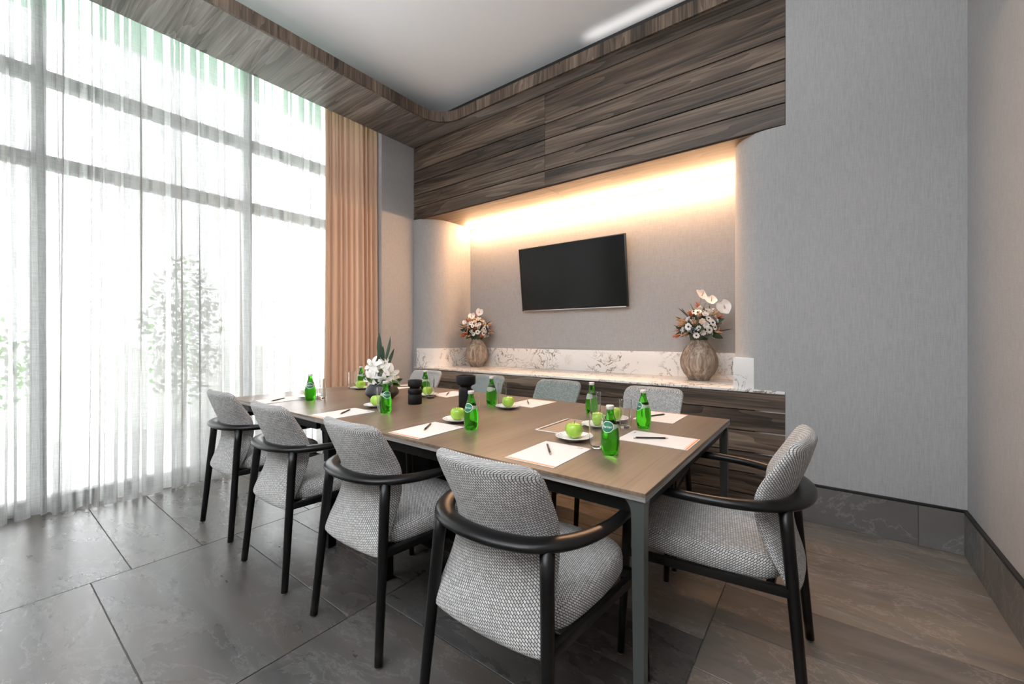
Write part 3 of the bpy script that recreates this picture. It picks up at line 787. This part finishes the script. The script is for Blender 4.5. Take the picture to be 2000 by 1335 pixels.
places[6] = ((-2.525, 2.200), (-2.325, 2.075), (-2.420, 2.135)) + places[6][3:]
places[7] = ((-3.312, 2.142), (-3.325, 2.060), (-3.215, 2.070)) + places[7][3:]
p0 = {}
for i, (b_, g_, a_, pd, pa, pb, wh) in enumerate(places):
    face = math.atan2(b_[0] * 1.0, -b_[1]) if False else 0
    ang = math.atan2(-b_[1], -b_[0]) + math.pi / 2 + R([-22, -35, 20, -5, 130, 150, 100, 60, -60][i])
    lb = 'green glass bottle of mineral water ' + wh
    if i == 0: p0['b'] = make_bottle(lb); o = p0['b']; o.location = (*b_, TOP); o.rotation_euler[2] = ang
    else: dup(p0['b'], (*b_, TOP), ang, lb)
    # tumbler
    o = link('tumbler', gr_me if i == 0 else gl_me, M['glass']); o.location = (*g_, TOP); tag(o, ('round-bottomed clear tumbler ' if i == 0 else 'clear glass tumbler ') + wh, 'glass', 'clear tumblers on the table')
    # saucer
    if i == 0:
        s = thing('saucer', 'white saucer with blue rim print ' + wh, 'saucer', (*a_, TOP), 0, 'saucers under the apples'); link('dish', pl_me, M['china'], s); link('rim_pattern', rim_me, M['china_blue'], s); p0['s'] = s
        a = thing('apple', 'green apple on a saucer ' + wh, 'apple', (a_[0], a_[1], TOP + .0076), .4, 'green apples on saucers'); link('apple_flesh', ap_me, M['apple'], a); link('stem', st_me, M['stem'], a); p0['a'] = a
        q = thing('pencil', 'dark pencil on the pad ' + wh, 'pencil', (0, 0, 0), 0, 'dark pencils on the pads'); link('shaft', pen_me, M['pencil'], q); link('ferrule', penf_me, M['silver'], q); link('tip', pent_me, M['pencil_tip'], q); p0['q'] = q
        d = thing('writing_pad', 'white pad with orange edge line ' + wh, 'writing pad', (pd[0], pd[1], TOP), R(pd[2]), 'white writing pads'); link('sheets', pad[0], M['paper'], d); link('orange_stripe', pad[1], M['orange'], d); link('printed_mark', pad[2], M['pencil'], d); p0['d'] = d
    else:
        dup(p0['s'], (*a_, TOP), i * 1.3, 'white saucer with blue rim print ' + wh)
        dup(p0['a'], (a_[0], a_[1], TOP + .0076), i * 2.1, 'green apple on a saucer ' + wh)
        q = dup(p0['q'], (0, 0, 0), 0, 'dark pencil on the pad ' + wh)
        dup(p0['d'], (pd[0], pd[1], TOP), R(pd[2]), 'white pad with orange edge line ' + wh)
    q = p0['q'] if i == 0 else q
    q.location = ((pa[0] + pb[0]) / 2, (pa[1] + pb[1]) / 2, TOP + .0026); q.rotation_euler[2] = math.atan2(pb[1] - pa[1], pb[0] - pa[0]) - math.pi / 2
# tan folder pad
fo = thing('tan_folder', 'tan folder with pale border and dark band in the middle of the table', 'folder', (-1.06, 1.85, TOP), R(1))
bevel_box('board', (-.075, -.165, 0), (.075, .165, .003), 0, M['paper'], fo); bevel_box('cover', (-.064, -.158, .003), (.064, .158, .0036), 0, M['folder'], fo)
bevel_box('band', (-.062, -.150, .0036), (-.050, .150, .0045), 0, M['black'], fo)
# candle holders
def holder(name, prof, x, y, label):
    o = MB().lathe(prof, 36).build(name, M['ceramic'], None, auto=50); o.location = (x, y, TOP); tag(o, label, 'candle holder', 'black ceramic candle holders'); return o
holder('candle_holder', [(.0001, 0), (.044, 0), (.046, .002), (.0465, .060), (.043, .064), (.043, .068), (.0465, .072), (.0465, .096), (.042, .104), (.034, .108), (.034, .114), (.045, .120), (.047, .124), (.047, .160), (.045, .162), (.040, .162), (.038, .150), (.0001, .148)], -2.221, 1.845, 'short black ceramic candle holder beside the flower pot')
holder('candle_holder', [(.0001, 0), (.043, 0), (.044, .002), (.044, .128), (.042, .134), (.034, .140), (.032, .148), (.040, .156), (.057, .164), (.060, .168), (.060, .214), (.058, .217), (.052, .217), (.046, .200), (.0001, .196)], -1.765, 1.863, 'tall black ceramic candle holder with a wide cup')

# ------------------------------------------------------------------ vases and flowers
def fluted(name, prof, n, amp, m, loc, label):
    N = n * 3; rs = []
    for r_, z in prof:
        rs.append([((r_ * (1 + amp * (math.cos(n * 2 * math.pi * j / N + 1.5 * math.sin(z * 22 + 3 * math.sin(2 * math.pi * j / N))))) ) * math.cos(2 * math.pi * j / N), (r_ * (1 + amp * (math.cos(n * 2 * math.pi * j / N + 1.5 * math.sin(z * 22 + 3 * math.sin(2 * math.pi * j / N)))))) * math.sin(2 * math.pi * j / N), z) for j in range(N)])
    o = MB().rings(rs, cap=False).build(name, m); o.location = loc; tag(o, label, 'vase'); return o
vtab = [(0, .082), (.01, .086), (.06, .122), (.12, .146), (.18, .148), (.24, .128), (.29, .097), (.325, .072), (.342, .068)]
vp = [(.0001, 0)] + [(cr(vtab, .342 * i / 30), .342 * i / 30) for i in range(31)] + [(.060, .344), (.056, .33), (.056, .20), (.0001, .19)]
VL, VR = (-3.44, 3.83, ZC + .0005), (-.860, 3.80, ZC + .0005)
fluted('wooden_vase', [(a * .95, b) for a, b in vp], 46, .012, M['vase'], VL, 'rounded carved wood vase on the worktop, left of the television')
fluted('wooden_vase', vp, 46, .012, M['vase'], VR, 'rounded carved wood vase on the worktop, right of the television')
# flower meshes (z = facing)
def petals(n, L, W, lift, curl, rows=3, base=.1):
    mb = MB()
    for k in range(n):
        a = 2 * math.pi * k / n; ca, sa = math.cos(a), math.sin(a); vs = []
        for i in range(rows + 1):
            q = i / rows; rr_ = L * (base + (1 - base) * q); z = lift * L * q - curl * L * q * q
            hw = W / 2 * math.sin(math.pi * (.12 + .80 * q))
            for s, dz in ((-1, .12 * W), (0, 0), (1, .12 * W)): vs.append((rr_ * ca - s * hw * sa, rr_ * sa + s * hw * ca, z + dz))
        fs = []
        for i in range(rows):
            for c_ in range(2): fs.append((i * 3 + c_, i * 3 + c_ + 1, (i + 1) * 3 + c_ + 1, (i + 1) * 3 + c_))
        mb.add(vs, fs)
    return mb
daisy_me = petals(9, .024, .017, .35, .35).mesh('daisy'); dc_me = MB().lathe([(.0001, .004), (.005, .004), (.006, .002), (.0065, -.002)], 8).mesh('flower_eye')
rose = petals(7, .022, .020, .5, .2); 
for k_, (sc1, li) in enumerate(((.75, .9), (.5, 1.4))):
    p_ = petals(5, .022 * sc1, .018 * sc1, li, .2); rose.add(p_.v, p_.f)
rose_me = rose.mesh('rosette')
lily = petals(6, .075, .034, .75, .75, rows=6, base=.03); lily_me = lily.mesh('lily'); 
stm = MB()
for k in range(6):
    a = k * 1.047; stm.tube([(0, 0, 0), (.008 * math.cos(a), .008 * math.sin(a), .025), (.018 * math.cos(a), .018 * math.sin(a), .045)], .0009, 4); stm.tube([(.014 * math.cos(a), .018 * math.sin(a), .044), (.021 * math.cos(a), .018 * math.sin(a), .046)], .0022, 5)
stm_me = stm.mesh('stamens')
def anth():
    mb = MB(); vs = []; fs = []; n = 26; 
    def hr(u): # heart outline
        um = min(u, 2 * math.pi - u); x = .039 * math.sin(u); y = .040 * math.cos(u) - .013 * math.exp(-(um / .3) ** 2) - .009 * math.exp(-((um - math.pi) / .32) ** 2); return x, y
    vs.append((0, .012, 0))
    for k in range(1, 5):
        for j in range(n):
            u = 2 * math.pi * j / n; x, y = hr(u); q = k / 4; X_, Y_ = x * q, .012 + (y - .012) * q
            vs.append((X_, Y_, .010 * (q ** 2) + .004 * math.sin(3 * u) * q))
    for j in range(n): fs.append((0, 1 + j, 1 + (j + 1) % n))
    for k in range(3):
        for j in range(n): fs.append((1 + k * n + j, 1 + (k + 1) * n + j, 1 + (k + 1) * n + (j + 1) % n, 1 + k * n + (j + 1) % n))
    return mb.add(vs, fs)
anth_me = anth().mesh('anthurium'); spad_me = MB().tube([(0, .014, .002), (0, .008, .016), (0, -.004, .034)], [.0035, .004, .002], 8).mesh('spadix')
def spike():
    mb = MB().tube([(0, 0, 0), (0, 0, .02), (0, 0, .045)], [.003, .009, .002], 7)
    for k in range(14):
        a = k * 2.4; z = .004 + .0026 * k; r_ = .009 * math.sin(min(3.0, .5 + z * 55)) + .003
        b = Vector((r_ * math.cos(a), r_ * math.sin(a), z)); tip = b + Vector((.007 * math.cos(a), .007 * math.sin(a), .014)); s = Vector((-math.sin(a), math.cos(a), 0)) * .003
        mb.add([b - s, b + s, tip], [(0, 1, 2)])
    return mb
spike_me = spike().mesh('orange_bloom')
def blade(L, W, bend, n=6):
    vs = []
    for i in range(n + 1):
        q = i / n; hw = W / 2 * math.sin(math.pi * (.06 + .93 * q)) ** .8; y = bend * L * q * q; z = L * q
        vs += [(-hw, y - .1 * hw, z), (0, y + .15 * hw, z), (hw, y - .1 * hw, z)]
    fs = []
    for i in range(n):
        for c_ in range(2): fs.append((i * 3 + c_, i * 3 + c_ + 1, (i + 1) * 3 + c_ + 1, (i + 1) * 3 + c_))
    return MB().add(vs, fs)
leaf_me = blade(.085, .030, .25).mesh('leaf'); leafs_me = blade(.10, .010, .2).mesh('slender_leaf'); leafb_me = blade(.20, .038, .08).mesh('tall_leaf'); leafr_me = blade(.06, .040, .2).mesh('round_leaf')
berry = MB()
rd = random.Random(2)
for k in range(26):
    c_ = (rd.uniform(-.012, .012), rd.uniform(-.012, .012), rd.uniform(-.008, .012)); berry.lathe([(.0001, -.0028), (.0026, -.0012), (.0026, .0012), (.0001, .0028)], 6, c_)
clus_me = berry.mesh('blossom_cluster')
def place(me, m, par, name, p, d, sc_=1.0, spin=0, label=None):
    me2 = me
    if not me2.materials: me2.materials.append(m)
    o = bpy.data.objects.new(name, me2); C.objects.link(o); o.parent = par
    q = Vector(d).normalized().to_track_quat('Z', 'Y')
    o.matrix_basis = Matrix.Translation(p) @ q.to_matrix().to_4x4() @ Matrix.Rotation(spin, 4, 'Z') @ Matrix.Scale(sc_, 4)
    if label: o['label'] = label
    return o
mat_copies = {}
def mm(me, m):   # one mesh copy per material
    k = (me.name, m.name)
    if k not in mat_copies:
        c_ = me.copy(); c_.materials.clear(); c_.materials.append(m); mat_copies[k] = c_
    return mat_copies[k]
def bouquet(loc, seed, sc_, label, anths, lean, view):
    rd = random.Random(seed); t_ = thing('flower_arrangement', label, 'flowers', loc)
    vx = Vector(view).normalized(); right = vx.cross(Vector((0, 0, 1))).normalized() * -1   # towards the room, sideways
    c0 = Vector((0, 0, .105 * sc_))
    def stem(p): 
        o = MB().tube([(0, 0, -.12), tuple(Vector(p) * .45 + Vector((0, 0, -.01))), tuple(p)], [.0018, .0018, .0015], 5).build('stem', M['leaf_mid'], t_)
    for (a, h, z, fx, fz, s) in anths:
        p = right * a + vx * h + Vector((0, 0, z)); d = vx + right * fx + Vector((0, 0, fz))
        o = place(mm(anth_me, M['petal']), None, t_, 'anthurium', p, d, s, rd.uniform(-.6, .6)); place(mm(spad_me, M['spadix']), None, o, 'spadix', (0, 0, 0), (0, 0, 1)); stem(p)
    N = 86
    for k in range(N):
        # fibonacci-ish over an upper ellipsoid
        u = (k + .5) / N; th_ = k * 2.39996; cz = -.35 + 1.33 * u; s_ = math.sqrt(max(0, 1 - cz * cz if abs(cz) < 1 else 0))
        dirn = Vector((s_ * math.cos(th_), s_ * math.sin(th_), cz)); rr_ = .105 * sc_ * (1 + .12 * rd.uniform(-1, 1))
        p = c0 + Vector((dirn.x * rr_, dirn.y * rr_, dirn.z * rr_ * 1.22)) + right * lean * max(0, dirn.z) * .06
        front = dirn.dot(vx); sd = dirn.dot(right); r_ = rd.random()
        if r_ < .27: 
            o = place(mm(daisy_me, M['petal']), None, t_, 'white_daisy', p, dirn, sc_ * rd.uniform(.8, 1.15), rd.random() * 6); place(mm(dc_me, M['eye']), None, o, 'flower_eye', (0, 0, .003), (0, 0, 1))
        elif r_ < .45: place(mm(rose_me, M['petal'] if rd.random() < .7 else M['petal_blue']), None, t_, 'white_rosette', p, dirn, sc_ * rd.uniform(.8, 1.1), rd.random() * 6)
        elif r_ < .54: place(mm(clus_me, M['petal']), None, t_, 'blossom_cluster', p, dirn, sc_ * 1.2, rd.random() * 6)
        elif r_ < (.74 if sd < -.1 else .60): place(mm(spike_me, M['orange_petal']), None, t_, 'orange_bloom', p, dirn, sc_ * rd.uniform(.9, 1.3), rd.random() * 6)
        elif r_ < .80: place(mm(rose_me, M['petal_cream']), None, t_, 'cream_bloom', p, dirn, sc_ * rd.uniform(.8, 1.1), rd.random() * 6)
        else: place(mm(spike_me, M['tan']), None, t_, 'dried_bloom', p, dirn, sc_ * 1.1, rd.random() * 6)
    for k in range(60):
        a = rd.uniform(0, 6.28); cz = rd.uniform(-.4, .95); s_ = math.sqrt(1 - cz * cz); d = Vector((s_ * math.cos(a), s_ * math.sin(a), cz)); p = c0 + d * .062 * sc_
        me, m, n_ = rd.choice(((leaf_me, M['leaf'], 'leaf'), (leafs_me, M['leaf_grey'], 'slender_leaf'), (leafs_me, M['leaf'], 'slender_leaf'), (leafr_me, M['leaf_grey'], 'round_leaf')))
        place(mm(me, m), None, t_, n_, p, d, sc_ * rd.uniform(.85, 1.4), rd.random() * 6)
    core = MB().lathe([(.0001, -.02), (.05 * sc_, .02), (.066 * sc_, .08 * sc_), (.05 * sc_, .13 * sc_), (.0001, .16 * sc_)], 10)
    core.tube([(0, 0, -.13), (0, 0, .02)], .03, 8); core.build('leaf_core', M['leaf'], t_)
    return t_
bouquet((VL[0], VL[1], VL[2] + .30), 3, 1.28, 'round bouquet of white daisies and two anthuriums in the left vase', [(.03, .02, .375, -.1, .1, 1.15), (-.065, .03, .32, -.5, .5, 1.15), (-.155, .03, .245, -.6, .3, .7)], 0, (.75, -.66, 0))
bouquet((VR[0], VR[1], VR[2] + .30), 11, 1.3, 'loose bouquet with three large white anthuriums in the right vase', [(.015, .02, .43, .9, .9, 1.3), (.09, .05, .375, .3, 1.1, 1.3), (.185, .06, .32, .1, .1, 1.45)], .5, (.22, -.97, 0))
# table arrangement
FX, FY = -2.595, 1.85
po = fluted('round_pot', [(.0001, 0), (.072, 0), (.080, .003), (.112, .030), (.121, .045), (.118, .058), (.104, .090), (.092, .112), (.086, .113), (.096, .085), (.105, .05), (.0001, .03)], 40, .0, M['pot'], (FX, FY, TOP), 'low charcoal pot holding white lilies on the table'); po['category'] = 'pot'
fa = thing('lily_arrangement', 'white lilies with two tall dark leaves in the charcoal pot', 'flowers', (FX, FY, TOP + .10))
vw = Vector((-FX, -FY, 0)).normalized(); rt = Vector((-vw.y, vw.x, 0))
for (a, b, z, dx, dz, s) in ((-.01, .06, .13, 0, .1, 1.15), (-.07, .04, .17, -.7, .4, 1.0), (.06, .05, .10, .5, .1, 1.1), (-.075, .05, .07, -.6, -.1, 1.05), (.015, .08, .05, .1, -.3, .95), (.085, .02, .06, .9, .2, .95), (-.03, -.02, .20, -.2, .9, .9), (.05, -.03, .16, .6, .8, .9), (0, -.07, .12, .1, .4, .9), (-.09, -.03, .12, -.9, .3, .9), (.02, .04, .19, .4, .8, .8)):
    p = rt * a + vw * b + Vector((0, 0, z - .02)); d = vw * (1 if b > 0 else -.4) + rt * dx + Vector((0, 0, dz))
    o = place(mm(lily_me, M['petal']), None, fa, 'lily', p - d.normalized() * .02, d, s, a * 40); place(mm(stm_me, M['yellow']), None, o, 'stamens', (0, 0, 0), (0, 0, 1))
for (a, b, z, tx, sp, s) in ((-.012, .0, .17, -.07, .3, 1.05), (.018, .01, .165, .28, -.3, 1.0), (.03, .0, .13, .45, 0, .75), (.0, .02, .13, .05, .4, .8), (-.02, .03, .13, -.1, 0, .65), (.035, .03, .12, .35, 0, .6)):
    place(mm(leafb_me, M['leaf']), None, fa, 'tall_leaf', rt * a + vw * b + Vector((0, 0, z)), rt * tx + Vector((0, 0, 1)), s, sp + math.atan2(rt.y, rt.x))
rd = random.Random(8)
for k in range(22):
    a = rd.uniform(0, 6.28); d = Vector((math.cos(a), math.sin(a), rd.uniform(-.25, .5)))
    place(mm(leaf_me, rd.choice((M['leaf_mid'], M['leaf_mid'], M['leaf']))), None, fa, 'leaf', Vector((d.x * .05, d.y * .05, .02)), d, rd.uniform(.9, 1.3), rd.random() * 6)
MB().lathe([(.0001, -.05), (.07, -.03), (.08, .0), (.07, .08), (.04, .15), (.0001, .17)], 12).build('leaf_core', M['leaf'], fa)

# ------------------------------------------------------------------ outside
struct(MB().box((-7.2, -9, -.10), (-4.42, 12, -.03)).build('terrace_floor', M['terrace']), 'grey paved terrace outside the window')
struct(MB().box((-60, -50, -.14), (-7.2, 50, -.06)).build('garden_ground', M['lawn']), 'pale ground beyond the terrace')
def leafcloud(mb, c, r, n, rd, s):
    for k in range(n):
        d = Vector((rd.gauss(0, 1), rd.gauss(0, 1), rd.gauss(0, 1))).normalized() * rd.random() ** .45
        p = Vector(c) + Vector((d.x * r[0], d.y * r[1], d.z * r[2])); q = Matrix.Rotation(rd.uniform(0, 6.28), 3, (rd.random(), rd.random(), rd.random() + .01))
        vs = [p + q @ Vector(v_) * s for v_ in ((-.5, 0, 0), (0, -.28, .05), (.6, 0, 0), (0, .28, .05))]; mb.add(vs, [(0, 1, 2, 3)], smooth=False)
rd = random.Random(5)
def tree(x, y, h, r, label, cat='tree', n=900, s=.16, lowz=None, name='garden_tree'):
    t_ = thing(name, label, cat, (x, y, -.06), 0, 'garden plants outside the window')
    mb = MB(); leafcloud(mb, (0, 0, h), r, n, rd, s); o = mb.build('foliage', M['foliage'], t_); o['kind'] = 'stuff'
    MB().tube([(0, 0, 0), (.05, .03, h * .5), (0, 0, h)], [.09, .07, .04] if h > 2 else [.025, .02, .012], 8).build('trunk', M['bark'], t_)
tree(-7.6, 1.95, 1.35, (.42, .5, 1.15), 'tall shrub seen faintly through the sheer curtain near the table', 'shrub', 900, .09, name='garden_shrub')
tree(-8.2, -.3, .9, (.9, 1.0, .75), 'low broad shrub faintly green behind the sheer curtain at left', 'shrub', 1200, .09, name='garden_shrub')
